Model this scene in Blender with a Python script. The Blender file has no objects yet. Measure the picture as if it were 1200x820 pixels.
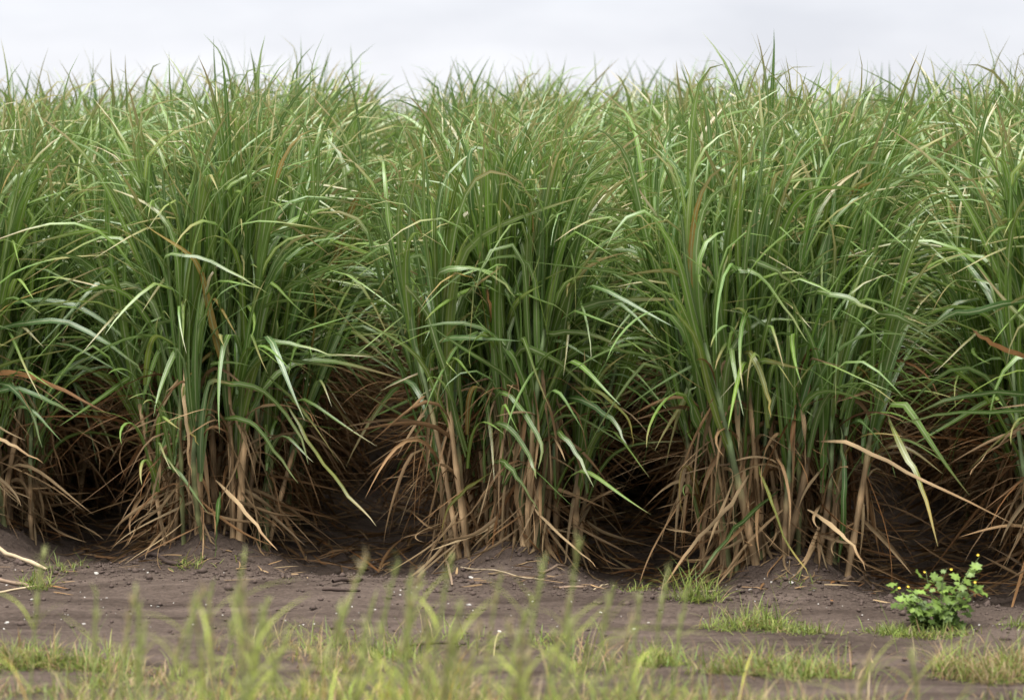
import bpy, math, numpy as np
from mathutils import Vector

# ------------------------------------------------------------------ camera, sky, sun
SC = bpy.context.scene
COL = SC.collection
F, CX, CY = 2884.0, 600.0, 410.0           # focal length in photograph pixels (1200 wide)
CAM_H = 2.35
PITCH = math.atan(210.0 / F)

cam_d = bpy.data.cameras.new('camera')
cam_d.sensor_width = 36.0
cam_d.lens = 36.0 * F / 1200.0
cam_d.clip_start, cam_d.clip_end = 0.1, 5000.0
cam_d.dof.use_dof = True
cam_d.dof.focus_distance = 14.7
cam_d.dof.aperture_fstop = 1.8
cam = bpy.data.objects.new('camera', cam_d)
COL.objects.link(cam)
cam.location = (0, 0, CAM_H)
cam.rotation_euler = (math.pi / 2 - PITCH, 0, 0)
SC.camera = cam

SUN_EL, SUN_AZ = math.radians(78), math.radians(205)   # azimuth clockwise from +Y
W = bpy.data.worlds.new('World'); SC.world = W; W.use_nodes = True
nt = W.node_tree; nt.nodes.clear()
out = nt.nodes.new('ShaderNodeOutputWorld')
sky = nt.nodes.new('ShaderNodeTexSky'); sky.sky_type = 'NISHITA'; sky.sun_disc = False
sky.sun_elevation = SUN_EL; sky.sun_rotation = SUN_AZ
bg1 = nt.nodes.new('ShaderNodeBackground'); bg1.inputs['Strength'].default_value = 0.05
nt.links.new(sky.outputs[0], bg1.inputs['Color'])
tc = nt.nodes.new('ShaderNodeTexCoord')
mp = nt.nodes.new('ShaderNodeMapping'); mp.inputs['Scale'].default_value = (1, 1, 3.2)
mp.inputs['Location'].default_value = (3.1, 0.4, 0.0)
nz = nt.nodes.new('ShaderNodeTexNoise'); nz.inputs['Scale'].default_value = 7.0
nz.inputs['Detail'].default_value = 6; nz.inputs['Roughness'].default_value = 0.5
cr = nt.nodes.new('ShaderNodeValToRGB')
cr.color_ramp.elements[0].position = 0.30; cr.color_ramp.elements[0].color = (0.74, 0.75, 0.815, 1)
cr.color_ramp.elements[1].position = 0.60; cr.color_ramp.elements[1].color = (0.93, 0.935, 0.985, 1)
nt.links.new(tc.outputs['Generated'], mp.inputs[0]); nt.links.new(mp.outputs[0], nz.inputs['Vector'])
nt.links.new(nz.outputs['Fac'], cr.inputs[0])
bg2 = nt.nodes.new('ShaderNodeBackground'); bg2.inputs['Strength'].default_value = 0.19
nt.links.new(cr.outputs[0], bg2.inputs['Color'])
mx = nt.nodes.new('ShaderNodeMixShader'); mx.inputs[0].default_value = 0.94
nt.links.new(bg1.outputs[0], mx.inputs[1]); nt.links.new(bg2.outputs[0], mx.inputs[2])
nt.links.new(mx.outputs[0], out.inputs['Surface'])

sun_d = bpy.data.lights.new('sun', 'SUN'); sun_d.energy = 1.5; sun_d.angle = math.radians(48)
sun_d.color = (1.0, 0.985, 0.96)
sun = bpy.data.objects.new('sun', sun_d); COL.objects.link(sun)
sv = Vector((math.sin(SUN_AZ) * math.cos(SUN_EL), math.cos(SUN_AZ) * math.cos(SUN_EL), math.sin(SUN_EL)))
sun.rotation_euler = sv.to_track_quat('Z', 'Y').to_euler()
sun.location = sv * 60

SC.view_settings.view_transform = 'Standard'
SC.view_settings.look = 'None'
SC.view_settings.gamma = 1.0
SC.view_settings.exposure = 2.45
SC.view_settings.use_curve_mapping = False
SC.cycles.max_bounces = 6
SC.cycles.diffuse_bounces = 3

rng = np.random.default_rng(7)
U = rng.uniform

# ------------------------------------------------------------------ helpers
def px_at(px, py, Y):
    """world point seen at photograph pixel (px, py) at forward distance Y"""
    a, b = (px - CX) / F, -(py - CY) / F
    d = np.array([a, math.cos(PITCH) + b * math.sin(PITCH), -math.sin(PITCH) + b * math.cos(PITCH)])
    return np.array([0, 0, CAM_H]) + d * (Y / d[1])

def px_ground(px, py):
    """point of the ground under that pixel (a few refinement steps)"""
    Y = 13.0
    for _ in range(25):
        p = px_at(px, py, Y)
        a = CAM_H - p[2]
        gz = float(ground_z(np.array([p[0]]), np.array([p[1]]))[0])
        Y = 0.5 * Y + 0.5 * Y * (CAM_H - gz) / a
    p = px_at(px, py, Y); p[2] = float(ground_z(np.array([p[0]]), np.array([p[1]]))[0])
    return p

def smooth(t):
    t = np.clip(t, 0, 1); return t * t * (3 - 2 * t)

_tab = np.random.default_rng(99).uniform(-1, 1, (256, 256))
def vnoise(x, y):
    xi, yi = np.floor(x).astype(int), np.floor(y).astype(int)
    fx, fy = smooth(x - xi), smooth(y - yi)
    a = _tab[xi % 256, yi % 256]; b = _tab[(xi + 1) % 256, yi % 256]
    c = _tab[xi % 256, (yi + 1) % 256]; d = _tab[(xi + 1) % 256, (yi + 1) % 256]
    return (a * (1 - fx) + b * fx) * (1 - fy) + (c * (1 - fx) + d * fx) * fy

ROWS = [-7.0, -5.25, -3.45, -1.86, 0.06, 1.60, 3.50, 5.2, 6.95]
MAIN = [2, 3, 4, 5, 6]                      # rows whose ends show in the picture
def edge(x): return 14.40 - 0.273 * (x - 0.06)

def ground_z(x, y):
    x = np.asarray(x, float); y = np.asarray(y, float)
    xx = x + 0.07 * vnoise(x * 0.7 + 9, y * 0.9)
    ins = smooth((y - (edge(x) - 0.62 + 0.12 * vnoise(x * 1.3, y * 0.3 + 4))) / 0.75)
    m = np.zeros_like(x)
    for r in ROWS: m = m + np.exp(-((xx - r) / 0.44) ** 2)
    far = 1 - smooth((np.abs(x) - 7.5) / 2)
    z = ins * far * (0.31 * m - 0.17)
    z = z + 0.13 * 0.35 * np.logaddexp(0, (10.9 - np.clip(y, 5, None)) / 0.35)
    track = np.exp(-((y - edge(x) + 1.35) / 0.2) ** 2) + 0.7 * np.exp(-((y - edge(x) + 2.5) / 0.22) ** 2)
    z = z - 0.018 * track
    near = 1 - smooth((np.abs(x) - 14) / 6) * 0.7
    z = z + near * (0.020 * vnoise(x * 1.1, y * 1.6) + 0.010 * vnoise(x * 3.1 + 5, y * 5.3) +
                    (0.006 + 0.016 * ins) * vnoise(x * 9 + 1, y * 11) + (0.004 + 0.010 * ins) * vnoise(x * 19, y * 23))
    return z

def tag(o, label=None, cat=None, group=None, kind=None):
    if label: o['label'] = label
    if cat: o['category'] = cat
    if group: o['group'] = group
    if kind: o['kind'] = kind
    return o

def mesh_obj(name, V, Fc, mat, parent=None, col=None, loc=(0, 0, 0), smooth_on=True):
    me = bpy.data.meshes.new(name)
    V = np.asarray(V, np.float32).reshape(-1, 3); Fc = np.asarray(Fc, np.int32)
    n, k = Fc.shape
    me.vertices.add(len(V)); me.vertices.foreach_set('co', V.ravel())
    me.loops.add(n * k); me.loops.foreach_set('vertex_index', Fc.ravel())
    me.polygons.add(n)
    me.polygons.foreach_set('loop_start', np.arange(0, n * k, k, dtype=np.int32))
    if smooth_on: me.polygons.foreach_set('use_smooth', np.ones(n, bool))
    if col is not None:
        ca = me.color_attributes.new('Col', 'FLOAT_COLOR', 'POINT')
        ca.data.foreach_set('color', np.asarray(col, np.float32).reshape(-1, 4).ravel())
    me.update(calc_edges=True)
    me.materials.append(mat)
    o = bpy.data.objects.new(name, me); COL.objects.link(o)
    o.location = loc
    if parent is not None: o.parent = parent
    return o

def empty(name, loc, rz=0.0):
    o = bpy.data.objects.new(name, None); COL.objects.link(o)
    o.location = tuple(loc); o.rotation_euler = (0, 0, rz); o.empty_display_size = 0.2
    return o

# ------------------------------------------------------------------ materials
def node_mat(name):
    m = bpy.data.materials.new(name); m.use_nodes = True
    n = m.node_tree; n.nodes.clear()
    return m, n, n.nodes.new('ShaderNodeOutputMaterial')

def leaf_material(name, rough, spec, trans, rib):
    m, n, o = node_mat(name); N = n.nodes.new; L = n.links.new
    at = N('ShaderNodeAttribute'); at.attribute_name = 'Col'
    # pale midrib where alpha (0 edge .. 1 middle) is high
    mr = N('ShaderNodeMapRange'); mr.inputs['From Min'].default_value = 0.80; mr.inputs['From Max'].default_value = 0.90
    L(at.outputs['Alpha'], mr.inputs['Value'])
    mu = N('ShaderNodeMath'); mu.operation = 'MULTIPLY'; mu.inputs[1].default_value = rib
    L(mr.outputs[0], mu.inputs[0])
    # fine veins across the blade
    sn = N('ShaderNodeMath'); sn.operation = 'MULTIPLY'; sn.inputs[1].default_value = 34.0
    L(at.outputs['Alpha'], sn.inputs[0])
    s2 = N('ShaderNodeMath'); s2.operation = 'SINE'; L(sn.outputs[0], s2.inputs[0])
    tcn = N('ShaderNodeTexCoord')
    no = N('ShaderNodeTexNoise'); no.inputs['Scale'].default_value = 9; no.inputs['Detail'].default_value = 4
    L(tcn.outputs['Object'], no.inputs['Vector'])
    v = N('ShaderNodeMath'); v.operation = 'MULTIPLY_ADD'; v.inputs[1].default_value = 0.07; L(s2.outputs[0], v.inputs[0])
    n2 = N('ShaderNodeMath'); n2.operation = 'MULTIPLY_ADD'; n2.inputs[1].default_value = 0.7; n2.inputs[2].default_value = 0.65
    L(no.outputs['Fac'], n2.inputs[0]); L(n2.outputs[0], v.inputs[2])
    sc = N('ShaderNodeVectorMath'); sc.operation = 'SCALE'
    L(at.outputs['Color'], sc.inputs[0]); L(v.outputs[0], sc.inputs['Scale'])
    pale = N('ShaderNodeMix'); pale.data_type = 'RGBA'; pale.blend_type = 'MIX'
    L(mu.outputs[0], pale.inputs['Factor']); L(sc.outputs[0], pale.inputs['A']); pale.inputs['B'].default_value = (0.40, 0.46, 0.24, 1)
    p = N('ShaderNodeBsdfPrincipled'); p.inputs['Roughness'].default_value = rough
    p.inputs['Specular IOR Level'].default_value = spec
    L(pale.outputs['Result'], p.inputs['Base Color'])
    t = N('ShaderNodeBsdfTranslucent'); L(pale.outputs['Result'], t.inputs['Color'])
    ms = N('ShaderNodeMixShader'); ms.inputs[0].default_value = trans
    L(p.outputs[0], ms.inputs[1]); L(t.outputs[0], ms.inputs[2]); L(ms.outputs[0], o.inputs['Surface'])
    return m

M_LEAF = leaf_material('cane_leaf', 0.36, 0.65, 0.30, 0.8)
M_DRY = leaf_material('dry_leaf', 0.70, 0.2, 0.15, 0.12)
M_GRASS = leaf_material('grass_blade', 0.5, 0.35, 0.35, 0.1)
M_WEED = leaf_material('weed_leaf', 0.5, 0.35, 0.2, 0.0)

def stalk_material():
    m, n, o = node_mat('cane_stalk'); N = n.nodes.new; L = n.links.new
    at = N('ShaderNodeAttribute'); at.attribute_name = 'Col'
    tcn = N('ShaderNodeTexCoord'); mpn = N('ShaderNodeMapping'); mpn.inputs['Scale'].default_value = (40, 40, 5)
    no = N('ShaderNodeTexNoise'); no.inputs['Scale'].default_value = 1.0; no.inputs['Detail'].default_value = 5
    L(tcn.outputs['Object'], mpn.inputs[0]); L(mpn.outputs[0], no.inputs['Vector'])
    a = N('ShaderNodeMath'); a.operation = 'MULTIPLY_ADD'; a.inputs[1].default_value = 1.5; a.inputs[2].default_value = 0.25
    L(no.outputs['Fac'], a.inputs[0])
    sc = N('ShaderNodeVectorMath'); sc.operation = 'SCALE'; L(at.outputs['Color'], sc.inputs[0]); L(a.outputs[0], sc.inputs['Scale'])
    p = N('ShaderNodeBsdfPrincipled'); p.inputs['Roughness'].default_value = 0.6; p.inputs['Specular IOR Level'].default_value = 0.3
    L(sc.outputs[0], p.inputs['Base Color']); L(p.outputs[0], o.inputs['Surface'])
    return m
M_STALK = stalk_material()

def soil_material():
    m, n, o = node_mat('soil'); N = n.nodes.new; L = n.links.new
    tcn = N('ShaderNodeTexCoord')
    mpn = N('ShaderNodeMapping'); mpn.inputs['Rotation'].default_value = (0, 0, math.radians(10)); mpn.inputs['Scale'].default_value = (0.7, 3.2, 1)
    L(tcn.outputs['Object'], mpn.inputs[0])
    big = N('ShaderNodeTexNoise'); big.inputs['Scale'].default_value = 1.3; big.inputs['Detail'].default_value = 7; big.inputs['Roughness'].default_value = 0.62
    L(mpn.outputs[0], big.inputs['Vector'])
    fine = N('ShaderNodeTexNoise'); fine.inputs['Scale'].default_value = 38; fine.inputs['Detail'].default_value = 6; fine.inputs['Roughness'].default_value = 0.7
    L(tcn.outputs['Object'], fine.inputs['Vector'])
    cr = N('ShaderNodeValToRGB'); e = cr.color_ramp.elements
    e[0].position = 0.30; e[0].color = (0.045, 0.031, 0.023, 1)
    e[1].position = 0.72; e[1].color = (0.152, 0.113, 0.091, 1)
    x = e.new(0.5); x.color = (0.096, 0.070, 0.055, 1)
    L(big.outputs['Fac'], cr.inputs[0])
    f2 = N('ShaderNodeMath'); f2.operation = 'MULTIPLY_ADD'; f2.inputs[1].default_value = 1.9; f2.inputs[2].default_value = 0.05
    L(fine.outputs['Fac'], f2.inputs[0])
    sc = N('ShaderNodeVectorMath'); sc.operation = 'SCALE'; L(cr.outputs[0], sc.inputs[0]); L(f2.outputs[0], sc.inputs['Scale'])
    p = N('ShaderNodeBsdfPrincipled'); p.inputs['Roughness'].default_value = 0.9; p.inputs['Specular IOR Level'].default_value = 0.15
    L(sc.outputs[0], p.inputs['Base Color'])
    b = N('ShaderNodeBump'); b.inputs['Strength'].default_value = 1.0; b.inputs['Distance'].default_value = 0.03
    ad = N('ShaderNodeMath'); ad.operation = 'MULTIPLY_ADD'; ad.inputs[1].default_value = 0.6
    L(big.outputs['Fac'], ad.inputs[0]); L(fine.outputs['Fac'], ad.inputs[2])
    L(ad.outputs[0], b.inputs['Height']); L(b.outputs[0], p.inputs['Normal'])
    L(p.outputs[0], o.inputs['Surface'])
    return m
M_SOIL = soil_material()

def plain(name, c, rough=0.7, var=0.5, scale=30):
    m, n, o = node_mat(name); N = n.nodes.new; L = n.links.new
    tcn = N('ShaderNodeTexCoord'); no = N('ShaderNodeTexNoise'); no.inputs['Scale'].default_value = scale; no.inputs['Detail'].default_value = 4
    L(tcn.outputs['Object'], no.inputs['Vector'])
    oi = N('ShaderNodeObjectInfo')
    a = N('ShaderNodeMath'); a.operation = 'MULTIPLY_ADD'; a.inputs[1].default_value = var; a.inputs[2].default_value = 1 - var
    L(no.outputs['Fac'], a.inputs[0])
    a2 = N('ShaderNodeMath'); a2.operation = 'MULTIPLY_ADD'; a2.inputs[1].default_value = var; L(oi.outputs['Random'], a2.inputs[0]); L(a.outputs[0], a2.inputs[2])
    sc = N('ShaderNodeVectorMath'); sc.operation = 'SCALE'; sc.inputs[0].default_value = c; L(a2.outputs[0], sc.inputs['Scale'])
    p = N('ShaderNodeBsdfPrincipled'); p.inputs['Roughness'].default_value = rough; p.inputs['Specular IOR Level'].default_value = 0.25
    L(sc.outputs[0], p.inputs['Base Color']); L(p.outputs[0], o.inputs['Surface'])
    return m
M_PEB = plain('pale_stone', (0.50, 0.47, 0.42))
M_CLOD = plain('soil_clod', (0.070, 0.050, 0.040), 0.95)
M_STICK = plain('dead_cane', (0.20, 0.14, 0.095), 0.85, 0.7)
M_DARKSTICK = plain('rotten_cane', (0.055, 0.038, 0.030), 0.9, 0.6)
M_STRAW = plain('straw', (0.42, 0.33, 0.21), 0.75, 0.5)
M_YELLOW = plain('yellow_petal', (0.75, 0.55, 0.06), 0.6, 0.2)

# ------------------------------------------------------------------ strips (leaves, blades)
def strips(base, az, th0, bend, s0, wd, L, Wd, lean=None, azd=0.0, tw0=0.0, tw1=0.0, S=10, fold=0.18,
           wind=(0, 0, 0), clampz=None):
    """N curved blades -> verts (N, S+1, 3, 3)"""
    base = np.asarray(base, float); N = len(base)
    b = lambda a: np.broadcast_to(np.asarray(a, float), (N,))[:, None]
    s = ((np.arange(S) + 0.5) / S)[None, :]
    th = b(th0) + b(bend) * (1 / (1 + np.exp(-(s - b(s0)) / b(wd))) - 1 / (1 + np.exp(b(s0) / b(wd))))
    ph = b(az) + b(azd) * s ** 2
    d = np.stack([np.sin(th) * np.cos(ph), np.sin(th) * np.sin(ph), np.cos(th)], -1)
    if lean is not None: d[..., :2] += np.asarray(lean)[:, None, :] * (1 - 0.6 * s[..., None])
    d += np.asarray(wind)[None, None, :] * (s[..., None] ** 1.5)
    d /= np.linalg.norm(d, axis=-1, keepdims=True)
    P = np.concatenate([np.zeros((N, 1, 3)), np.cumsum(d * (b(L) / S)[..., None], 1)], 1) + base[:, None, :]
    T = np.concatenate([d[:, :1], d[:, :-1] + d[:, 1:], d[:, -1:]], 1); T /= np.linalg.norm(T, axis=-1, keepdims=True)
    sv_ = np.arange(S + 1)[None, :] / S
    ph = b(az) + b(azd) * sv_ ** 2
    side = np.stack([-np.sin(ph), np.cos(ph), np.zeros_like(ph)], -1)
    side -= T * (T * side).sum(-1, keepdims=True); side /= np.linalg.norm(side, axis=-1, keepdims=True) + 1e-9
    nrm = np.cross(T, side)
    tw = (b(tw0) + b(tw1) * sv_)[..., None]
    sd = np.cos(tw) * side + np.sin(tw) * nrm; nn = np.cross(T, sd)
    prof = np.minimum(1, 0.62 + 1.6 * sv_) * np.clip(1 - sv_ ** 2.2, 0, 1) ** 1.0 + 0.010
    w = (b(Wd) * prof)[..., None] * 0.5
    V = np.stack([P - sd * w - nn * w * fold, P, P + sd * w - nn * w * fold], 2)
    if clampz is not None:
        g = clampz(V[..., 0], V[..., 1]) + 0.006
        V[..., 2] = np.maximum(V[..., 2], g)
    return V

def strip_faces(S, n=1):
    r = np.arange(S)[:, None] * 3
    f = np.concatenate([r + np.array([0, 1, 4, 3]), r + np.array([1, 2, 5, 4])], 0)
    return (f[None] + (np.arange(n) * (S + 1) * 3)[:, None, None]).reshape(-1, 4)

def strip_cols(rgb, S, tip=None, tipstart=0.7):
    """(N,3) colours -> (N,S+1,3,4) with alpha = 1 in the middle"""
    N = len(rgb); C = np.zeros((N, S + 1, 3, 4))
    C[..., :3] = rgb[:, None, None, :]
    if tip is not None:
        s = np.arange(S + 1) / S
        ts = np.broadcast_to(np.asarray(tipstart, float), (N,))[:, None]
        k = smooth((s[None] - ts) / 0.22)[:, :, None, None]
        C[..., :3] = C[..., :3] * (1 - k) + tip[:, None, None, :] * k
    C[..., 1, 3] = 1.0
    return C

GREENS = np.array([[0.116, 0.218, 0.030], [0.076, 0.162, 0.030], [0.172, 0.270, 0.030], [0.140, 0.228, 0.095], [0.250, 0.300, 0.055]])
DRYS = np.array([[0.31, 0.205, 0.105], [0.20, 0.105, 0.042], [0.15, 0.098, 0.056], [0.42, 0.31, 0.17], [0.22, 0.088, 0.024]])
def green_cols(r, n):
    w = r.dirichlet([1.2, 1.0, 0.9, 0.8, 0.5], n); c = w @ GREENS
    return c * r.uniform(0.8, 1.25, (n, 1))
def inner_dry_cols(r, n):                     # unbleached dead leaves inside the stand, coloured darker to stand in for furrow shade
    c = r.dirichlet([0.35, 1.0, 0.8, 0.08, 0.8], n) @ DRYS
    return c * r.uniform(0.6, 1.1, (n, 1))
def dry_cols(r, n):
    w = r.dirichlet([0.9, 0.55, 0.5, 0.75, 0.45], n); c = w @ DRYS
    return c * r.uniform(0.6, 1.15, (n, 1))

def tube(P, R, k=6):
    """tube through points P (n,3) with radii R -> verts, quads"""
    P = np.asarray(P, float); n = len(P)
    T = np.gradient(P, axis=0); T /= np.linalg.norm(T, axis=1, keepdims=True)
    ref = np.array([0.31, 0.95, 0.05]) if abs(T[0, 2]) > 0.7 else np.array([0.05, 0.05, 1.0])
    a = np.cross(T, ref); a /= np.linalg.norm(a, axis=1, keepdims=True); b = np.cross(T, a)
    th = np.arange(k) * 2 * np.pi / k
    V = P[:, None] + (a[:, None] * np.cos(th)[None, :, None] + b[:, None] * np.sin(th)[None, :, None]) * np.asarray(R)[:, None, None]
    i = np.arange(n - 1)[:, None] * k; j = np.arange(k)[None]
    Fq = np.stack([i + j, i + (j + 1) % k, i + k + (j + 1) % k, i + k + j], -1).reshape(-1, 4)
    return V.reshape(-1, 3), Fq

# ------------------------------------------------------------------ sugarcane clump
SL = 11
WIND = (0.40, -0.02, -0.02)
def clump_data(r, ns, rx, ry, gz, hmul=1.0, dry_n=9, tillers=6, front=True):
    """arrays for one clump in local coordinates; gz(x, y) = local ground height"""
    D = {'stalks': [], 'leaf': [], 'dry': []}
    ang = r.uniform(0, 2 * np.pi, ns); rad = np.sqrt(r.uniform(0, 1, ns))
    bx, by = rx * rad * np.cos(ang), ry * rad * np.sin(ang)
    bz = gz(bx, by) - 0.03
    lean = np.stack([bx / rx * (0.17 if front else 0.22), by / ry * 0.12], -1) + r.normal(0, 0.075, (ns, 2))
    H = r.uniform(1.32, 1.66, ns) * hmul
    H = H * np.where((rad > 0.62) & (r.random(ns) < 0.5), r.uniform(0.55, 0.95, ns), 1.0)      # shorter stalks round the rim
    lb, la, lth, lbend, ls0, lwd, lL, lW, lln, ltw0, ltw1 = ([] for _ in range(11))
    for i in range(ns):
        n = 17; t = np.linspace(0, 1, n)
        cur = r.normal(0, 0.05, 2)
        X = bx[i] + lean[i, 0] * H[i] * t + cur[0] * t * (1 - t) * 2
        Y = by[i] + lean[i, 1] * H[i] * t + cur[1] * t * (1 - t) * 2
        P = np.stack([X, Y, bz[i] + H[i] * t], -1)
        R = 0.0185 * r.uniform(0.75, 1.2) * (1 - 0.45 * t ** 2)
        ring = np.arange(n) % 3
        R = R * np.choose(ring, [1.16, 0.96, 0.98])
        gstart = r.uniform(0.22, 0.6)
        c0 = np.array([0.30, 0.205, 0.110]) * r.uniform(0.55, 1.6) if r.random() < 0.75 else np.array([0.16, 0.17, 0.07])
        c1 = np.array([0.15, 0.20, 0.09]) * r.uniform(0.8, 1.2)
        k = smooth((t - gstart) / 0.25)[:, None]
        C = c0 * (1 - k) + c1 * k
        C = C * np.choose(ring, [1.7, 0.75, 1.0])[:, None]
        D['stalks'].append((P, R, C))
        nl = r.integers(12, 16); pa = r.uniform(0, np.pi)
        for j in range(nl):
            f = j / (nl - 1)
            h = H[i] * (0.46 + 0.54 * f) + r.normal(0, 0.03)
            tt = h / H[i]
            lb.append([bx[i] + lean[i, 0] * h, by[i] + lean[i, 1] * h, bz[i] + h])
            la.append(pa + np.pi * j + r.normal(0, 0.45))
            lth.append(0.27 - 0.20 * f + r.normal(0, 0.05))
            ls0.append(np.clip(0.53 + 0.25 * f + r.normal(0, 0.12), 0.25, 0.88))
            lbend.append(np.clip((1.9 - 0.5 * f + r.normal(0, 0.35)) * (0.5 if r.random() < 0.3 else 1.0), 0.3, 2.4)); lwd.append(r.uniform(0.025, 0.11))
            lL.append((1.02 + 0.5 * np.sin(np.pi * (0.2 + 0.6 * f))) * r.uniform(0.78, 1.06) * hmul * (0.72 + 0.28 * min(1.0, H[i] / 1.4)))
            lL[-1] = min(lL[-1], (2.84 if front else 2.92) * hmul - h - abs(r.normal(0, 0.10)))
            lW.append(r.uniform(0.026, 0.053)); lln.append(lean[i] * 1.0)
            ltw0.append(r.normal(0, 0.5)); ltw1.append(r.normal(0, 0.8))
    for _ in range(tillers):                       # short side shoots with arching pale leaves
        a = r.uniform(0, 2 * np.pi) if not front else r.uniform(-np.pi, 0.25)
        p = [rx * 0.95 * np.cos(a), ry * 1.0 * np.sin(a)]
        h0 = r.uniform(0.25, 1.0)
        for j in range(r.integers(3, 6)):
            lb.append([p[0] + p[0] * 0.25 * h0, p[1] + p[1] * 0.25 * h0, float(gz(np.array([p[0]]), np.array([p[1]]))[0]) + h0 + 0.05 * j])
            la.append(a * 0.6 + np.pi * (j % 2) * 0.7 + r.normal(0, 0.5)); lth.append(r.uniform(0.15, 0.5))
            ls0.append(r.uniform(0.3, 0.6)); lbend.append(r.uniform(1.2, 2.3)); lwd.append(r.uniform(0.06, 0.15))
            lL.append(r.uniform(0.55, 1.0)); lW.append(r.uniform(0.022, 0.036)); lln.append([p[0] * 0.2, p[1] * 0.2])
            ltw0.append(r.normal(0, 0.4)); ltw1.append(r.normal(0, 0.8))
    n = len(lb)
    V = strips(lb, la, lth, lbend, ls0, lwd, lL, lW, lean=lln, azd=r.normal(0, 0.22, n), tw0=ltw0, tw1=ltw1, S=SL, wind=WIND, clampz=gz)
    g = green_cols(r, n)
    old = (r.random(n) < 0.04) & (np.array(lL) < 1.25)                        # a few leaves already turned
    g[old] = np.array([0.30, 0.20, 0.05]) * r.uniform(0.6, 1.2, (old.sum(), 1))
    tipc = np.where(r.random((n, 1)) < 0.5, np.array([[0.30, 0.26, 0.09]]), g)
    tipc = np.where(r.random((n, 1)) < 0.14, np.array([[0.36, 0.27, 0.12]]), tipc)
    D['leaf'] = (V, strip_cols(g, SL, tipc, r.uniform(0.55, 0.9, n)))
    # dead leaves: arching, hanging and skirt
    q = ns * dry_n
    who = r.integers(0, ns, q); kind = r.choice(3, q, p=[0.27, 0.40, 0.33] if front else [0.55, 0.27, 0.18])
    h = np.where(kind == 0, r.uniform(0.25, 1.0, q), np.where(kind == 1, r.uniform(0.4, 1.1, q), r.uniform(0.08, 0.42, q)))
    B = np.stack([bx[who] + lean[who, 0] * h, by[who] + lean[who, 1] * h, bz[who] + h], -1)
    outw = np.arctan2(by[who], bx[who]) + r.normal(0, 1.2, q)
    azi = np.where(kind == 2, outw, np.where(r.random(q) < 0.6, outw, r.uniform(0, 2 * np.pi, q)))
    th0 = np.choose(kind, [r.uniform(0.2, 0.9, q), r.uniform(2.45, 3.1, q), r.uniform(1.7, 2.75, q)])
    bend = np.choose(kind, [r.uniform(1.3, 2.3, q), r.uniform(0.0, 0.5, q), r.uniform(-0.7, 0.5, q)])
    s0 = np.choose(kind, [r.uniform(0.12, 0.45, q), r.uniform(0.3, 0.7, q), r.uniform(0.2, 0.6, q)])
    Ld = np.choose(kind, [r.uniform(0.5, 1.1, q) * (0.75 if front else 1.05), r.uniform(0.3, 0.8, q), r.uniform(0.35, 0.7, q)])
    Vd = strips(B, azi, th0, bend, s0, r.uniform(0.06, 0.2, q), Ld, r.uniform(0.008, 0.028, q) * np.where(kind == 1, 1.25, 1.0), azd=r.normal(0, 0.7, q),
                tw0=r.normal(0, 0.9, q), tw1=r.normal(0, 2.0, q), S=9, fold=0.5, clampz=gz)
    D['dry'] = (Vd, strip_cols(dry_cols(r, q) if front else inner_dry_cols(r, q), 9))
    return D

def stalk_mesh(S):
    P, R, C = S; V, Fq = tube(P, R, 6)
    col = np.ones((len(P), 6, 4)); col[..., :3] = C[:, None, :]
    return V, Fq, col.reshape(-1, 4)

def add_joined(D, root, part=None):
    vs, fs, cs, o = [], [], [], 0
    for S in D['stalks']:
        V, Fq, c = stalk_mesh(S); vs.append(V); fs.append(Fq + o); cs.append(c); o += len(V)
    a = tag(mesh_obj('stalk', np.concatenate(vs), np.concatenate(fs), M_STALK, root, np.concatenate(cs)), kind='stuff')
    V, C = D['leaf']; b = tag(mesh_obj('foliage', V, strip_faces(SL, len(V)), M_LEAF, root, C), kind='stuff')
    V, C = D['dry']; c = tag(mesh_obj('dry_foliage', V, strip_faces(9, len(V)), M_DRY, root, C), kind='stuff')
    return [a, b, c]

def add_parts(D, root):
    for S in D['stalks']:
        V, Fq, c = stalk_mesh(S); mesh_obj('stalk', V, Fq, M_STALK, root, c)
    V, C = D['leaf']; f = strip_faces(SL)
    for i in range(min(len(V), 300)): mesh_obj('leaf', V[i], f, M_LEAF, root, C[i])
    if len(V) > 300: tag(mesh_obj('foliage', V[300:], strip_faces(SL, len(V) - 300), M_LEAF, root, C[300:]), kind='stuff')
    V, C = D['dry']; f = strip_faces(9)
    order = np.argsort(V[:, 0, 1, 1]); V, C = V[order], C[order]       # nearest the track first
    for i in range(min(len(V), 300)): mesh_obj('dry_leaf', V[i], f, M_DRY, root, C[i])
    if len(V) > 300: tag(mesh_obj('dry_foliage', V[300:], strip_faces(9, len(V) - 300), M_DRY, root, C[300:]), kind='stuff')

# ------------------------------------------------------------------ ground
def axis(lo, hi, step, far):
    mid = np.arange(lo, hi + 1e-6, step)
    g = [1.0]
    while g[-1] < far: g.append(g[-1] * 1.6)
    g = np.array(g)
    return np.concatenate([(lo - (g - 1) * 1 - step)[::-1], mid, hi + (g - 1) + step])
gx, gy = axis(-6.5, 6.5, 0.03, 1500), axis(9.0, 17.0, 0.03, 1500)
GX, GY = np.meshgrid(gx, gy, indexing='ij')
GZ = ground_z(GX, GY)
nx, ny = GX.shape
I = np.arange(nx - 1)[:, None] * ny + np.arange(ny - 1)[None]
mesh_obj('ground', np.stack([GX, GY, GZ], -1), np.stack([I, I + ny, I + ny + 1, I + 1], -1).reshape(-1, 4), M_SOIL)['kind'] = 'structure'

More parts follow.
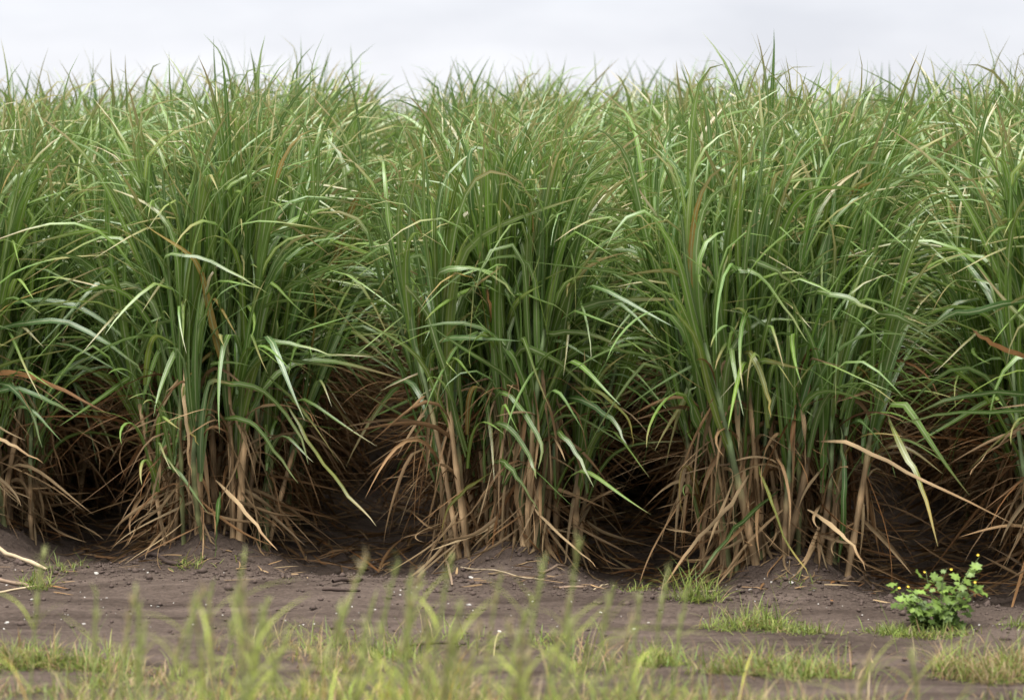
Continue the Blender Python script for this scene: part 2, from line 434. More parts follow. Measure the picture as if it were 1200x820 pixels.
# ------------------------------------------------------------------ row-end clumps, each leaf and stalk a part
FRONT = {
    2: ('sugarcane row-end clump left of the raised mound, its leaves sweeping over fallen pale canes', 28, 0.42),
    3: ('sugarcane row-end clump on the high soil mound, dry leaves fanned over one foot', 30, 0.36),
    4: ('sugarcane row-end clump with pale striped upright leaves and low drooping green blades', 32, 0.40),
    5: ('broad sugarcane row-end clump of many bare stalks behind the sparse grass patch', 38, 0.48),
    6: ('sugarcane row-end clump past the dark furrow behind the yellow-flowered weed', 28, 0.42),
}
front_roots = {}
for k, (label, ns, rx) in FRONT.items():
    x = ROWS[k]; y = edge(x) + 0.28
    root = empty('sugarcane_clump', (x, y, 0))
    tag(root, label, 'sugarcane', 'sugarcane clumps at the row ends')
    gz = lambda a, b, x=x, y=y: ground_z(a + x, b + y)
    D = clump_data(np.random.default_rng(100 + k), ns, rx, 0.30, gz, hmul=0.985, dry_n=10, tillers=9)
    add_parts(D, root)
    front_roots[k] = root

# hand-laid leaves that stand out at the row ends: (row, colour, width, distance offset start/end, pixels)
HERO = [
    (2, 'o', .045, -.30, -.50, [(-30, 440), (10, 436), (60, 450), (132, 486)]),
    (2, 'g', .042, -.30, -.55, [(-40, 400), (20, 380), (80, 378), (150, 418), (170, 440)]),
    (2, 'g', .034, -.40, -.6, [(-30, 450), (10, 452), (35, 480), (50, 525)]),
    (2, 's', .030, -.40, -.6, [(-20, 510), (5, 516), (50, 541)]),
    (2, 'g', .040, -.2, -.4, [(-40, 370), (30, 352), (90, 357), (150, 400), (178, 440)]),
    (2, 'g', .036, -.4, -.6, [(-40, 480), (10, 455), (60, 470), (88, 488)]),
    (3, 'p', .034, -.38, -.7, [(190, 330), (193, 300), (230, 300), (285, 325), (315, 345)]),
    (3, 'p', .036, -.36, -.6, [(240, 440), (255, 425), (300, 430), (345, 470), (372, 500)]),
    (3, 'p', .036, -.36, -.7, [(245, 455), (270, 448), (310, 460), (345, 500), (362, 545)]),
    (3, 'p', .034, -.36, -.7, [(250, 495), (275, 490), (300, 500), (330, 540), (350, 566)]),
    (3, 'p', .036, -.36, -.7, [(285, 405), (310, 399), (350, 405), (395, 417)]),
    (3, 'y', .030, -.38, -.45, [(213, 425), (217, 460), (222, 500), (233, 520)]),
    (3, 's', .028, -.40, -.5, [(213, 420), (216, 470), (221, 520), (224, 560)]),
    (3, 's', .030, -.42, -.75, [(250, 566), (275, 585), (300, 615), (325, 645)]),
    (3, 's', .026, -.42, -.75, [(215, 560), (190, 590), (160, 620), (142, 645)]),
    (3, 's', .026, -.42, -.75, [(225, 565), (195, 580), (165, 610), (148, 640)]),
    (3, 'g', .034, -.42, -.6, [(255, 580), (254, 610), (252, 660)]),
    (3, 'y', .030, -.2, -.5, [(330, 470), (370, 530), (410, 580), (440, 615)]),
    (4, 'p', .046, -.34, -.6, [(512, 345), (516, 320), (550, 314), (585, 327), (605, 350)]),
    (4, 'p', .042, -.34, -.7, [(600, 440), (610, 409), (640, 415), (690, 455), (735, 510)]),
    (4, 'p', .040, -.34, -.7, [(640, 390), (640, 392), (690, 391), (740, 415)]),
    (4, 'p', .042, -.34, -.6, [(600, 350), (610, 345), (650, 358), (690, 395)]),
    (4, 'p', .038, -.36, -.7, [(575, 475), (590, 458), (615, 485), (634, 520), (632, 550)]),
    (4, 'p', .036, -.38, -.7, [(572, 505), (585, 496), (605, 510), (625, 545), (628, 560)]),
    (4, 'p', .036, -.38, -.75, [(640, 515), (655, 508), (675, 530), (695, 570)]),
    (4, 'p', .034, -.38, -.75, [(575, 545), (590, 542), (610, 565), (632, 600)]),
    (4, 'y', .036, -.34, -.7, [(665, 460), (695, 455), (728, 480), (740, 500), (741, 525)]),
    (4, 'g', .040, -.34, -.7, [(660, 470), (680, 468), (715, 490), (735, 520)]),
    (4, 'y', .032, -.38, -.75, [(580, 555), (548, 572), (523, 600), (518, 640)]),
    (4, 's', .030, -.40, -.8, [(590, 545), (560, 590), (520, 625), (490, 660)]),
    (4, 's', .030, -.40, -.8, [(615, 590), (650, 620), (690, 655), (702, 668)]),
    (4, 'p', .048, -.36, -.30, [(541, 500), (537, 430), (535, 380), (542, 330), (546, 342)]),
    (4, 'p', .046, -.40, -.34, [(545, 540), (520, 430), (500, 370), (478, 338), (474, 340)]),
    (4, 'p', .044, -.40, -.36, [(568, 570), (567, 520), (574, 470), (578, 440)]),
    (4, 'p', .036, -.36, -.30, [(560, 480), (590, 420), (600, 380), (612, 350)]),
    (4, 'o', .024, -.30, -.32, [(573, 400), (576, 370), (572, 345), (570, 335)]),
    (4, 'g', .044, -.30, -.26, [(560, 300), (552, 230), (550, 180), (565, 172), (590, 182)]),
    (4, 'p', .046, -.30, -.26, [(583, 330), (582, 250), (581, 190), (579, 176), (573, 190)]),
    (5, 'p', .046, -.42, -.7, [(850, 330), (860, 316), (890, 322), (920, 360), (945, 400)]),
    (5, 'p', .040, -.42, -.7, [(860, 310), (880, 305), (910, 318), (940, 345)]),
    (5, 'p', .040, -.42, -.75, [(950, 350), (965, 342), (1000, 352), (1030, 368)]),
    (5, 'p', .042, -.42, -.75, [(1020, 375), (1035, 368), (1070, 380), (1120, 415)]),
    (5, 'y', .036, -.42, -.7, [(870, 420), (878, 414), (892, 440), (900, 470), (903, 490)]),
    (5, 's', .028, -.42, -.9, [(960, 520), (990, 518), (1040, 540), (1110, 575), (1190, 615)]),
    (5, 'y', .040, -.44, -.9, [(1045, 490), (1060, 530), (1080, 570), (1100, 640)]),
    (5, 'y', .028, -.46, -.7, [(893, 550), (905, 590), (925, 640), (950, 675)]),
    (5, 's', .034, -.46, -.7, [(950, 600), (980, 620), (1000, 640), (1015, 668)]),
    (5, 'g', .038, -.44, -.40, [(988, 665), (988, 600), (989, 540), (985, 500)]),
    (5, 'g', .034, -.44, -.75, [(915, 580), (870, 610), (845, 640), (815, 680)]),
    (5, 's', .032, -.44, -.75, [(880, 560), (850, 600), (810, 640), (775, 690)]),
    (5, 'g', .036, -.40, -.7, [(1000, 500), (1010, 495), (1035, 520), (1050, 560)]),
    (5, 'g', .046, -.34, -.3, [(836, 400), (838, 340), (835, 290), (845, 282), (865, 300)]),
    (5, 'p', .030, -.36, -.3, [(842, 470), (825, 400), (810, 330), (803, 270)]),
    (5, 'g', .034, -.40, -.5, [(830, 520), (812, 490), (808, 460), (815, 452)]),
    (6, 'g', .040, -.30, -.7, [(1230, 350), (1160, 360), (1110, 372), (1060, 400)]),
    (6, 'g', .040, -.30, -.8, [(1260, 490), (1180, 482), (1110, 485), (1055, 495)]),
    (6, 's', .026, -.30, -.8, [(1230, 500), (1190, 505), (1150, 540), (1132, 560)]),
    (6, 'g', .036, -.35, -.8, [(1240, 470), (1180, 460), (1120, 466), (1070, 485)]),
    (6, 'o', .034, -.30, -.6, [(1240, 430), (1180, 410), (1150, 395), (1140, 385)]),
]
HC = {'g': ((.075, .155, .032), (.13, .18, .05)), 'p': ((.110, .185, .034), (.20, .24, .07)), 'y': ((.22, .23, .05), (.36, .26, .06)),
      'o': ((.42, .21, .085), (.36, .20, .10)), 's': ((.44, .31, .17), (.38, .24, .12))}
hr = np.random.default_rng(5)
for row, c, wdt, d0, d1, pts in HERO:
    root = front_roots[row]; y0 = root.location.y; n = len(pts); S = 12
    K = np.array([px_at(p[0], p[1], y0 + d0 + (d1 - d0) * i / (n - 1)) for i, p in enumerate(pts)])
    K[0, 1] += 0.16
    K = np.concatenate([[2 * K[0] - K[1]], K, [2 * K[-1] - K[-2]]])
    u = np.linspace(0, n - 1 - 1e-6, S + 1); i = u.astype(int); t = (u - i)[:, None]
    p0, p1, p2, p3 = K[i], K[i + 1], K[i + 2], K[i + 3]
    P = 0.5 * (2 * p1 + (p2 - p0) * t + (2 * p0 - 5 * p1 + 4 * p2 - p3) * t ** 2 + (3 * p1 - p0 - 3 * p2 + p3) * t ** 3)
    T = np.gradient(P, axis=0); T /= np.linalg.norm(T, axis=1, keepdims=True)
    yv = np.array([0, 1.0, 0.0]); n1 = np.cross(T, yv); n1 /= np.linalg.norm(n1, axis=1, keepdims=True)
    n2 = np.cross(n1, T)
    s = np.linspace(0, 1, S + 1)
    a = (hr.uniform(0.3, 0.8) + hr.normal(0, 0.9) * s + 0.25 * np.sin(s * hr.uniform(4, 11) + hr.uniform(0, 6)))[:, None]
    P = P + hr.normal(0, 0.004, P.shape)
    sd = n1 * np.cos(a) + n2 * np.sin(a); nn = np.cross(T, sd)
    w = (wdt * (0.40 if c in 'os' else 0.46) * (np.minimum(1, 0.25 + 3.0 * s) * np.clip(1 - s ** 2.4, 0, 1) ** 0.85 + 0.03))[:, None]
    V = np.stack([P - sd * w - nn * w * .15, P, P + sd * w - nn * w * .15], 1)
    V[..., 2] = np.maximum(V[..., 2], ground_z(V[..., 0], V[..., 1]) + 0.006)
    V = V - np.array(root.location)
    C = strip_cols(np.array([HC[c][0]]) * hr.uniform(.85, 1.15), S, np.array([HC[c][1]]), 0.6)[0]
    mesh_obj('dry_leaf' if c in 'os' else 'leaf', V, strip_faces(S), M_DRY if c in 'os' else M_LEAF, root, C)

# ------------------------------------------------------------------ clumps further along the rows (copies of ten kinds)
flat = lambda a, b: -0.02 - 0.30 * (1 - np.exp(-(a / 0.5) ** 2))      # ridge falls away to the furrows
ROWNAME = {2: 'the row end by the fallen pale canes', 3: 'the row end on the high soil mound', 4: 'the row end with pale striped upright leaves',
           5: 'the broad row end of many bare stalks', 6: 'the row end behind the yellow-flowered weed'}
def back_label(k, j):
    if k not in MAIN: return 'sugarcane clump in an outer row whose end is out of sight, leaves showing behind'
    if j == 0: return 'second sugarcane clump, right behind ' + ROWNAME[k]
    if j == 1: return 'third sugarcane clump, two behind ' + ROWNAME[k]
    return 'sugarcane clump farther in behind ' + ROWNAME[k]
protos = []
used = 0
cr_ = np.random.default_rng(31)
for v in range(10):
    root = empty('sugarcane_clump', (0, 0, 0))
    D = clump_data(np.random.default_rng(500 + v), 30, 0.36, 0.31, flat, hmul=1.12, dry_n=13, tillers=4, front=False)
    protos.append((root, add_joined(D, root)))
first = set()
for k, x in enumerate(ROWS):
    nmax = 27 if k in MAIN else 25
    for j in range(nmax):
        y = edge(x) + 0.28 + 0.52 * (j + 1) + cr_.normal(0, 0.05)
        if k not in MAIN: y -= 0.52
        if j > 14: y += (j - 14) * 0.22
        xo = x + cr_.normal(0, 0.05)
        # leave out what lies wholly outside the picture and shades nothing in it
        if abs(xo) > 0.215 * y + 2.2: continue
        v = int(cr_.integers(0, 10)); root, parts = protos[v]
        if v in first:
            r2 = root.copy(); COL.objects.link(r2)
            for p in parts:
                q = p.copy(); COL.objects.link(q); q.parent = r2
        else:
            r2 = root; first.add(v)
        s = cr_.uniform(0.95, 1.04) * (0.93 + 0.09 * min(1.0, j / 9.0))
        r2.location = (xo, y, float(ground_z(np.array([xo]), np.array([y]))[0]))
        r2.rotation_euler = (0, 0, cr_.normal(0, 0.3) + (math.pi if cr_.random() < 0.3 else 0))
        r2.scale = (s, s, s * cr_.uniform(0.96, 1.04))
        tag(r2, back_label(k, j), 'sugarcane', 'sugarcane clumps further along the rows')

# ------------------------------------------------------------------ flowering weed
def weed():
    base = px_ground(1098, 734)
    root = empty('flowering_weed', base); root.scale = (1.10, 1.10, 1.0)
    tag(root, 'leafy green weed with lobed leaves and small yellow flowers on bare soil', 'weed')
    r = np.random.default_rng(77)
    tips = [(-.21, .0, .20), (-.15, -.03, .23), (-.05, .02, .29), (.02, -.04, .22), (.05, .03, .30), (.13, -.02, .26), (.20, .02, .36), (.17, -.03, .24),
            (-.10, .05, .16), (.10, -.06, .15), (0, -.07, .13), (-.16, -.05, .12), (.19, .04, .17)]
    th = np.linspace(0, 2 * np.pi, 15)[:-1]
    lob = np.array([0.55, .95, .62, .9, .62, 1.0, .66, 1.08, .66, 1.0, .62, .9, .62, .95])
    for ti, tp in enumerate(tips):
        tp = np.array(tp); t = np.linspace(0, 1, 7)[:, None]
        start = np.array([r.normal(0, .02), r.normal(0, .02), -.01])
        P = start + (tp - start) * t + np.array([0, 0, 1.0]) * (t * (1 - t)) * r.uniform(-.02, .10) + np.array([1.0, 0, 0]) * np.sin(t * 6) * .006
        V, Fq = tube(P, 0.0045 * (1 - .6 * t[:, 0]), 5)
        c = np.ones((len(V), 4)); c[:, :3] = (0.12, 0.15, 0.06)
        mesh_obj('stem', V, Fq, M_STALK, root, c)
        nlf = r.integers(10, 15)
        for j in range(nlf):
            f = 0.12 + 0.88 * (j + .5) / nlf
            p = start + (tp - start) * f + r.normal(0, .030, 3) * np.array([1, 1, .6])
            p[2] = max(p[2], .015)
            sz = r.uniform(.020, .042) * (1.15 - .35 * f)
            nv = np.array([r.normal(0, .55), r.normal(-.45, .5), 1.0]); nv /= np.linalg.norm(nv)
            ax = np.cross(nv, [r.normal(), r.normal(), .2]); ax /= np.linalg.norm(ax); bx_ = np.cross(nv, ax)
            cup = r.uniform(-.35, .25)
            rim = p + sz * lob[:, None] * (np.cos(th)[:, None] * ax + np.sin(th)[:, None] * bx_) + nv * (cup * sz * lob[:, None] + sz * .12 * np.sin(th * 5 + r.uniform(0, 6))[:, None])
            V = np.concatenate([[p], rim]); Fq = np.array([[0, i + 1, (i + 1) % 14 + 1] for i in range(14)])
            c = np.zeros((15, 4)); g = np.array([.065, .115, .024]) * (1 - f) + np.array([.15, .22, .04]) * f
            c[:, :3] = g * r.uniform(.75, 1.25); c[0, :3] *= 1.3
            mesh_obj('leaf', V, Fq, M_WEED, root, c)
        if ti in (0, 1, 2, 4, 6, 7):
            for _ in range(1):
                p = tp + np.array([r.normal(0, .018), -.02 + r.normal(0, .008), r.uniform(-.02, .015)])
                nv = np.array([r.normal(0, .3), -.8, .7]); nv /= np.linalg.norm(nv)
                ax = np.cross(nv, [1, 0, 0.1]); ax /= np.linalg.norm(ax); bx_ = np.cross(nv, ax)
                th5 = np.arange(10) * 2 * np.pi / 10; rad = np.where(np.arange(10) % 2 == 0, 0.0075, .005)
                rim = p + rad[:, None] * (np.cos(th5)[:, None] * ax + np.sin(th5)[:, None] * bx_) + nv * .005
                mesh_obj('flower', np.concatenate([[p], rim]), np.array([[0, i + 1, (i + 1) % 10 + 1] for i in range(10)]), M_YELLOW, root)
weed()

# ------------------------------------------------------------------ grass tufts on the bare soil
gr = np.random.default_rng(12)
GR_G = np.array([[.15, .22, .035], [.22, .26, .05], [.09, .15, .035], [.32, .29, .08]])
GR_D = np.array([[.34, .24, .12], [.28, .15, .07], [.38, .31, .17]])
def grass_cols(r, n, dead):
    g = r.dirichlet([1, 1, .7, .5], n) @ GR_G; d = r.dirichlet([1, .7, .8], n) @ GR_D
    k = (r.random(n) < dead)[:, None]
    return np.where(k, d, g) * r.uniform(.75, 1.3, (n, 1))

def tuft(label, px, py, rx, ry, n, h, dead, group='grass tufts on the bare soil'):
    b = px_ground(px, py); ry = ry * 1.5
    nc = max(4, n // 22)
    a = gr.uniform(0, 2 * np.pi, nc); q = np.sqrt(gr.uniform(0, 1, nc))
    cx, cy = rx * q * np.cos(a), ry * q * np.sin(a)
    w = gr.integers(0, nc, n)
    x = cx[w] + gr.normal(0, .042, n) * (1 + .8 * (gr.random(n) < .2)); y = cy[w] + gr.normal(0, .045, n)
    z = ground_z(x + b[0], y + b[1]) - b[2] - .004
    V = strips(np.stack([x, y, z], -1), gr.uniform(0, 2 * np.pi, n), gr.uniform(.1, 1.25, n), gr.uniform(.1, 1.4, n), gr.uniform(.2, .7, n), .15,
               1.45 * h * gr.uniform(.35, 1.2, n) * gr.uniform(.45, 1.35, nc)[w], gr.uniform(.0035, .0075, n), S=5, fold=.3)
    o = mesh_obj('grass_tuft', V, strip_faces(5, n), M_GRASS, None, strip_cols(grass_cols(gr, n, dead), 5), loc=b)
    return tag(o, label, 'grass', group)

tuft('wide low tuft of green grass on the track before the many-stalked clump', 880, 735, .22, .09, 620, .10, .12)
tuft('upright grass tuft at the foot of the many-stalked clump, beside a long green blade', 818, 703, .07, .05, 190, .16, .05)
tuft('small flat grass tuft trailing off the end of the wide low tuft', 962, 742, .12, .04, 150, .07, .1)
tuft('big grass patch with straw blades on the verge, past the wide low tuft', 915, 788, .36, .12, 1000, .12, .3)
tuft('brownish bushy grass patch in front of the yellow-flowered weed', 1155, 790, .25, .14, 1000, .15, .45)
tuft('bright green low tuft against the left foot of the yellow-flowered weed', 1048, 742, .07, .05, 260, .06, .0)
tuft('green tuft around the base of the yellow-flowered weed', 1100, 744, .13, .05, 300, .06, .15)
tuft('little grass tuft in the furrow mouth beside the upright-leaved clump', 742, 692, .04, .03, 50, .10, .05)
tuft('grass tuft at the edge of the verge where the track is barest', 778, 778, .10, .07, 300, .12, .15)
tuft('thin grass tuft in the dark furrow beside the high soil mound', 38, 685, .10, .06, 150, .10, .1)
tuft('wispy grass tuft where the high mound slopes into the furrow', 78, 668, .08, .05, 70, .08, .1)
tuft('grass patch mixed with brown leaves on the verge opposite the fallen pale canes', 30, 778, .20, .10, 700, .11, .3)
tuft('grass patch on the verge opposite the high soil mound', 115, 782, .14, .09, 450, .11, .25)
tuft('short green sprig of grass on the litter at the mound top', 225, 662, .07, .03, 70, .08, .0)
tuft('small dark green leafy tuft by the long fallen twig on the track', 452, 768, .10, .05, 220, .07, .05)
tuft('tiny tuft at the frame side of the bare soil past the yellow-flowered weed', 1197, 735, .05, .04, 120, .07, .05)
tuft('sparse grass tuft between the upright-leaved clump and the verge', 640, 752, .10, .06, 70, .09, .2)
tuft('little green sprout under the stalks of the many-stalked clump', 936, 678, .04, .02, 30, .05, .0)

# ------------------------------------------------------------------ verge grass (uncountable) and the tall flowering grasses in it
def verge():
    r = np.random.default_rng(3); n = 70000
    y = r.uniform(8.6, 12.4, n); x = r.uniform(-1, 1, n) * (0.22 * y + .25)
    lim = 11.45 + .35 * vnoise(x * 1.7 + 3, y * 0 + 1) + .45 * np.exp(-((x + .55) / 1.0) ** 2) - .35 * np.exp(-((x - 1.25) / .6) ** 2) + .15 * np.exp(-((x - 2.3) / .5) ** 2)
    pat = vnoise(x * 2.3, y * 2.9) + .6 * vnoise(x * 6 + 7, y * 7)
    den = smooth((lim - y) / 1.5 + .5) * smooth(.10 + 1.7 * pat) * .5
    den *= 1 - .65 * smooth((x - .5) / .6)
    den *= 1 - .8 * np.exp(-((x - .95) / .5) ** 2) * smooth((y - 9.8) / .7)
    keep = r.random(n) < den
    x, y = x[keep], y[keep]; n = len(x)
    h = r.uniform(.02, .12, n) * (.5 + 1.1 * smooth(.5 + 1.5 * vnoise(x * 7 + 3, y * 6)))
    h = h * np.where(r.random(n) < .15, 1.7, 1) + .10 * r.random(n) * smooth((10.6 - y) / 1.5)
    V = strips(np.stack([x, y, ground_z(x, y) - .005], -1), r.uniform(0, 2 * np.pi, n), r.uniform(.1, 1.1, n), r.uniform(.1, 1.3, n), r.uniform(.2, .8, n), .15,
               h * 1.25, r.uniform(.003, .008, n), S=4, fold=.3, wind=(.15, 0, 0))
    patch = smooth(.45 + 1.6 * vnoise(x * 3 + 20, y * 3))
    c = grass_cols(r, n, .2 + .6 * patch)
    # taller coarse grass nearer the camera, in loose clumps
    m = 800
    y2 = r.uniform(7.0, 10.0, m); x2 = r.uniform(-1, 1, m) * (0.215 * y2 + .2)
    d2 = (.10 + .9 * np.exp(-((x2 + .42) / .62) ** 4)) * smooth(.35 + 1.3 * vnoise(x2 * 3.3 + 40, y2 * 3))
    d2 *= 1 - .8 * smooth((x2 - .4) / .5)
    k2 = r.random(m) < d2; x2, y2 = x2[k2], y2[k2]; m = len(x2)
    V2 = strips(np.stack([x2, y2, ground_z(x2, y2) - .005], -1), r.uniform(0, 2 * np.pi, m), r.uniform(.05, .5, m), r.uniform(.2, 1.5, m), r.uniform(.4, .8, m), .12,
                r.uniform(.16, .40, m) + .05 * (10 - y2), r.uniform(.005, .011, m), S=4, fold=.3, wind=(.2, 0, 0))
    c2 = grass_cols(r, m, .16) * np.array([1.8, 1.7, .9])
    V = np.concatenate([V, V2]); c = np.concatenate([c, c2])
    tag(mesh_obj('verge_grass', V, strip_faces(4, len(V)), M_GRASS, None, strip_cols(c, 4)), 'short yellow-green and straw grass covering the verge', 'grass', kind='stuff')
verge()

def tall_grass(px, ptop, Y, bendx, label, i):
    r = np.random.default_rng(900 + i)
    p = px_at(px, 700, Y); x, y = p[0], Y
    z0 = float(ground_z(np.array([x]), np.array([y]))[0])
    top = px_at(px + bendx, ptop, Y)[2] - z0
    root = empty('tall_grass', (x, y, z0)); tag(root, label, 'grass', 'tall grasses rising from the verge')
    t = np.linspace(0, 1, 9)
    bx = bendx * Y / F
    P = np.stack([bx * t ** 1.8, .02 * np.sin(3 * t), top * (t - .10 * t ** 4 * min(1, abs(bx) * 6))], -1); P[0, 2] = -.01
    V, Fq = tube(P, .0048 * (1 - .4 * t), 4)
    c = np.ones((len(V), 4)); c[:, :3] = (.28, .33, .10)
    mesh_obj('stem', V, Fq, M_STALK, root, c)
    for j in range(r.integers(2, 5)):
        f = r.uniform(.3, .8); k = f * 8; a = int(k); b = P[a] + (P[a + 1] - P[a]) * (k - a)
        V = strips([b], [r.choice([0, np.pi]) + r.normal(0, .5)], [r.uniform(.3, .8)], [r.uniform(.4, 1.5)], [r.uniform(.3, .6)], [.15], [r.uniform(.14, .30)], [r.uniform(.007, .013)], S=8, wind=(.1, 0, 0))
        mesh_obj('blade', V[0], strip_faces(8), M_GRASS, root, strip_cols(np.array([[.40, .46, .08]]) * r.uniform(.7, 1.2), 8)[0])
    n = 40; f = .55 + .45 * r.random(n); k = np.clip(f * 8, 0, 7.99); a = k.astype(int)
    b = P[a] + (P[a + 1] - P[a]) * (k - a)[:, None]
    V = strips(b, r.uniform(0, 2 * np.pi, n), r.uniform(.1, .45, n), .4, .5, .2, r.uniform(.02, .06, n), r.uniform(.004, .008, n), S=3)
    sc = np.array([[.38, .40, .15]]) if i % 3 else np.array([[.42, .34, .18]])
    mesh_obj('seed_head', V, strip_faces(3, n), M_GRASS, root, strip_cols(np.repeat(sc, n, 0) * r.uniform(.8, 1.2, (n, 1)), 3))
LBT = 'slender tall grass with a feathery seed head rising blurred from the verge'
TG = [(182, 668, 9.2, 60), (205, 690, 9.0, 25), (228, 672, 9.4, 22), (240, 700, 9.1, -14), (30, 640, 9.6, 22), (105, 690, 9.3, 8), (372, 625, 9.0, 60), (430, 640, 9.2, 38),
      (410, 690, 9.5, 30), (452, 650, 9.0, 45), (470, 705, 9.4, 14), (500, 640, 9.1, 30), (560, 660, 9.0, 28), (585, 690, 9.4, 40), (610, 640, 9.0, 30), (640, 690, 9.2, 30), (655, 625, 9.2, 24),
      (690, 675, 9.1, 30), (535, 720, 8.8, 30), (330, 720, 9.0, -20), (290, 690, 9.2, 25), (720, 720, 9.4, 22), (785, 690, 9.5, 20), (150, 730, 8.9, 20), (1000, 770, 9.6, 20), (1085, 762, 9.5, -18),
      (258, 640, 9.3, 30), (622, 720, 8.7, -28), (400, 735, 8.8, 35), (760, 660, 9.6, 24)]
tr = np.random.default_rng(15)
TG += [(tr.uniform(120, 740), tr.uniform(665, 765), tr.uniform(8.2, 9.6), tr.uniform(-20, 50)) for _ in range(34)]
for i, (a, b, Y, bd) in enumerate(TG): tall_grass(a, b, Y - 1.4, bd, LBT, i)

# ------------------------------------------------------------------ litter: stones, clods, fallen canes, dead leaves on the soil
def rock_mesh(r, k=6):
    lat = np.array([-.9, -.35, .35, .9]); V = []
    for l in lat:
        c = math.sqrt(max(0, 1 - l * l)) + .12
        for j in range(k):
            a = 2 * math.pi * j / k + l; V.append([c * math.cos(a) * r.uniform(.75, 1.15), c * math.sin(a) * r.uniform(.75, 1.15), l * r.uniform(.8, 1.1)])
    Fq = [[i * k + j, i * k + (j + 1) % k, (i + 1) * k + (j + 1) % k, (i + 1) * k + j] for i in range(3) for j in range(k)]
    V += [[0, 0, -.95], [0, 0, .95]]
    Fq += [[4 * k, (j + 1) % k, j, j] for j in range(k)]
    return np.array(V), [f for f in Fq[:3 * k]]
pr = np.random.default_rng(44)
rocks = []
for _ in range(5):
    V, Fq = rock_mesh(pr)
    k = 6; tri = [[24, (j + 1) % k, j] for j in range(k)] + [[25, 18 + j, 18 + (j + 1) % k] for j in range(k)]
    me = bpy.data.meshes.new('pebble'); me.from_pydata(V.tolist(), [], Fq + tri); me.materials.append(M_PEB)
    rocks.append(me)
def pebble(px, py, s, flatness=.55):
    p = px_ground(px, py)
    o = bpy.data.objects.new('pebble', rocks[int(pr.integers(0, 5))]); COL.objects.link(o)
    o.location = (p[0], p[1], p[2] + s * .25); o.scale = (s * pr.uniform(.8, 1.5), s, s * flatness); o.rotation_euler = (pr.normal(0, .2), pr.normal(0, .2), pr.uniform(0, 6))
    tag(o, 'tiny pale pebble scattered on the bare brown soil', 'pebble', 'pale pebbles scattered on the soil')
for a in [(113, 672, .013), (152, 667, .008), (173, 671, .008), (37, 703, .011), (75, 696, .007), (8, 730, .012), (98, 731, .008), (185, 711, .008), (552, 677, .013), (549, 709, .012), (125, 700, .007),
          (927, 683, .013), (879, 691, .008), (904, 682, .008), (953, 692, .008), (469, 697, .007), (388, 736, .009), (743, 737, .009), (704, 718, .009), (585, 740, .010), (516, 722, .006), (624, 705, .008)]:
    pebble(*a)
for _ in range(150):
    pebble(pr.uniform(0, 1200), 655 + 85 * pr.random() ** 0.9, pr.uniform(.002, .0055))

def clods():
    r = np.random.default_rng(8); n = 9000
    x = r.uniform(-4, 4, n); y = edge(x) + np.where(r.random(n) < .7, r.normal(-.5, .28, n), r.uniform(-2.6, .6, n))
    s = r.gamma(1.1, .0036, n) + .0015
    z = ground_z(x, y)
    base = np.array([[1, 0, 0], [-1, 0, 0], [0, 1, 0], [0, -1, 0], [0, 0, .8], [0, 0, -.8]])
    V = (base[None] * r.uniform(.6, 1.4, (n, 6, 3)) + r.normal(0, .15, (n, 6, 3))) * s[:, None, None]
    V = V + np.stack([x, y, z + s * .3], -1)[:, None, :]
    f = np.array([[0, 2, 4], [2, 1, 4], [1, 3, 4], [3, 0, 4], [2, 0, 5], [1, 2, 5], [3, 1, 5], [0, 3, 5]])
    tag(mesh_obj('soil_crumbs', V, (f[None] + np.arange(n)[:, None, None] * 6).reshape(-1, 3), M_CLOD, smooth_on=False), 'loose dark crumbs of soil along the field edge', 'soil', kind='stuff')
clods()

def stick(name, pts, rad, mat, label, cat, group=None, lift=.0):
    K = np.array([px_ground(*p) for p in pts]); o = K[0].copy()
    t = np.linspace(0, len(K) - 1, 9); P = np.stack([np.interp(t, np.arange(len(K)), K[:, i]) for i in range(3)], -1)
    P[:, 2] = ground_z(P[:, 0], P[:, 1]) + rad * .8 + lift * np.linspace(1, 0, 9)
    R = rad * np.where(np.arange(9) % 3 == 0, 1.15, .95); R[0] *= .8; R[-1] *= .6
    V, Fq = tube(P - o, R, 6)
    return tag(mesh_obj(name, V, Fq, mat, None, None, loc=o), label, cat, group)
stick('fallen_cane', [(-20, 640), (55, 669)], .013, M_STRAW, 'pale straw-coloured cane lying slanted at the furrow mouth, the straightest one', 'cane', lift=.05)
stick('fallen_cane', [(-20, 676), (34, 688)], .012, M_STICK, 'brown fallen cane leaf stem lying between the two pale canes', 'cane')
stick('fallen_cane', [(-20, 697), (46, 687)], .007, M_STRAW, 'thin pale cane lying lowest at the furrow mouth on the track edge', 'cane')
stick('fallen_cane', [(378, 692), (422, 693)], .010, M_DARKSTICK, 'short dark rotten cane lying flat at the middle furrow mouth', 'cane')
stick('fallen_cane', [(390, 687), (425, 680)], .012, M_DARKSTICK, 'dark rotten cane piece propped behind the short flat one', 'cane', lift=.02)
stick('fallen_stick', [(519, 656), (530, 687)], .009, M_STICK, 'reddish brown stick pointing from the upright-leaved clump to the track', 'stick', lift=.05)
stick('fallen_stick', [(540, 665), (575, 668), (610, 678), (640, 680)], .005, M_STRAW, 'long thin pale bent twig at the foot of the upright-leaved clump', 'stick')
stick('fallen_stick', [(632, 672), (660, 664), (682, 657)], .008, M_STICK, 'brown stick leaning out of the upright-leaved clump over the soil', 'stick', lift=.0)
stick('fallen_stick', [(655, 690), (688, 689)], .009, M_STICK, 'short stout greyish stick lying flat in front of the upright-leaved clump', 'stick')
stick('fallen_stick', [(695, 692), (722, 687)], .005, M_STRAW, 'forked pale straw twig by the little furrow tuft', 'stick')
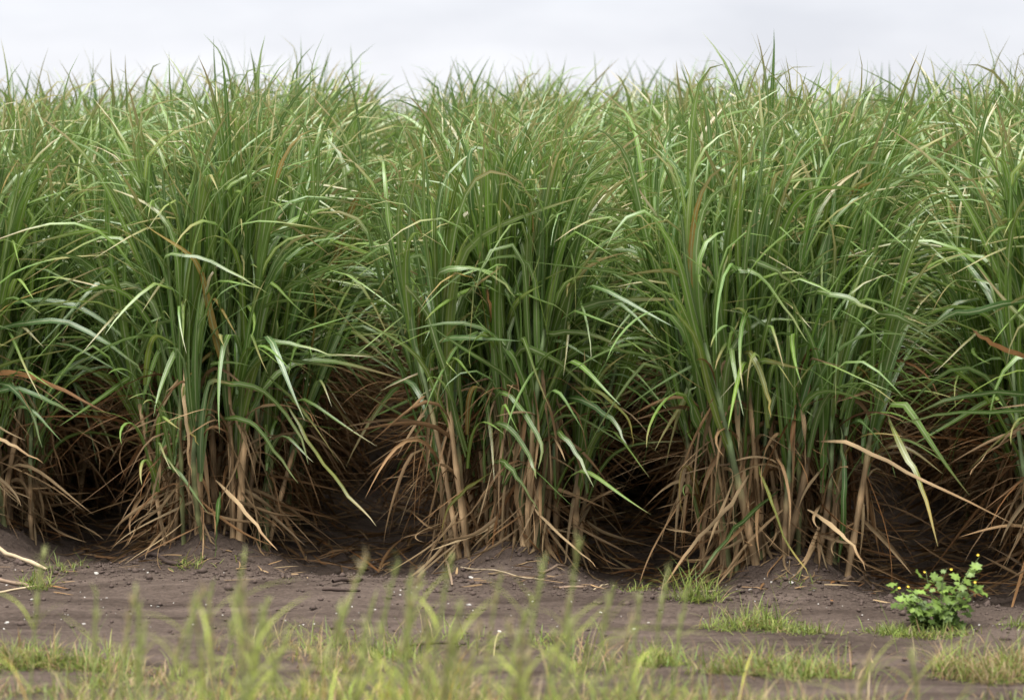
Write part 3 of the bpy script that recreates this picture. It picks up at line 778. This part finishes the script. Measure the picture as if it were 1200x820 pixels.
stick('fallen_cane', [(982, 684), (1035, 676)], .012, M_STICK, 'grey brown cane piece lying at the foot of the many-stalked clump', 'cane')
stick('fallen_stick', [(475, 757), (530, 754), (545, 756)], .009, M_DARKSTICK, 'long dark twig lying along the verge edge of the track', 'stick')
stick('fallen_cane', [(160, 652), (195, 660), (212, 663)], .014, M_DARKSTICK, 'dark rotten cane litter on top of the high soil mound', 'cane')
stick('fallen_stick', [(805, 694), (838, 692)], .004, M_STRAW, 'thin straw twig lying beside the upright grass tuft', 'stick')

lr = np.random.default_rng(61)
LIT = [(140 + 30 * i, 652 + 3 * i) for i in range(8)] + [(500 + 28 * i, 664 + 2 * i) for i in range(9)] + [(800 + 27 * i, 678 + .5 * i) for i in range(10)] + [(1150, 690), (1180, 684), (20, 660), (60, 680)]
for (a, b) in LIT:
    for _ in range(5):
        p = px_ground(a + lr.normal(0, 16), b + lr.normal(3, 8))
        az = lr.uniform(0, 2 * np.pi); n = 1
        V = strips([[0, 0, .012]], [az], [lr.uniform(1.35, 1.62)], [.1], [.5], [.2], [lr.uniform(.06, .22)], [lr.uniform(.006, .016)], azd=lr.normal(0, .6), tw0=lr.normal(0, .4), S=6,
                   clampz=lambda u, v: ground_z(u + p[0], v + p[1]) - p[2])
        o = mesh_obj('fallen_leaf', V[0], strip_faces(6), M_DRY, None, strip_cols(dry_cols(lr, 1) * 1.1, 6)[0], loc=p)
        tag(o, 'narrow dead brown leaf lying on the soil along the row ends', 'leaf', 'dead leaves lying on the soil')

def furrow_litter():
    r = np.random.default_rng(71); n = 2600
    x = r.uniform(-5, 5, n); y = edge(x) + .45 + 4.0 * r.random(n) ** 1.2
    z = ground_z(x, y) + .012 + .03 * r.random(n)
    V = strips(np.stack([x, y, z], -1), r.uniform(0, 2 * np.pi, n), r.uniform(1.2, 1.7, n), r.uniform(-.2, .5, n), .5, .2, r.uniform(.12, .5, n), r.uniform(.008, .024, n),
               azd=r.normal(0, .8, n), tw0=r.normal(0, .6, n), tw1=r.normal(0, 1.2, n), S=6, fold=.4, clampz=ground_z)
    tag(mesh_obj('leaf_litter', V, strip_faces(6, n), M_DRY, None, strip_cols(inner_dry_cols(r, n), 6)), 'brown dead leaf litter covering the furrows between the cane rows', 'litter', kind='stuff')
furrow_litter()
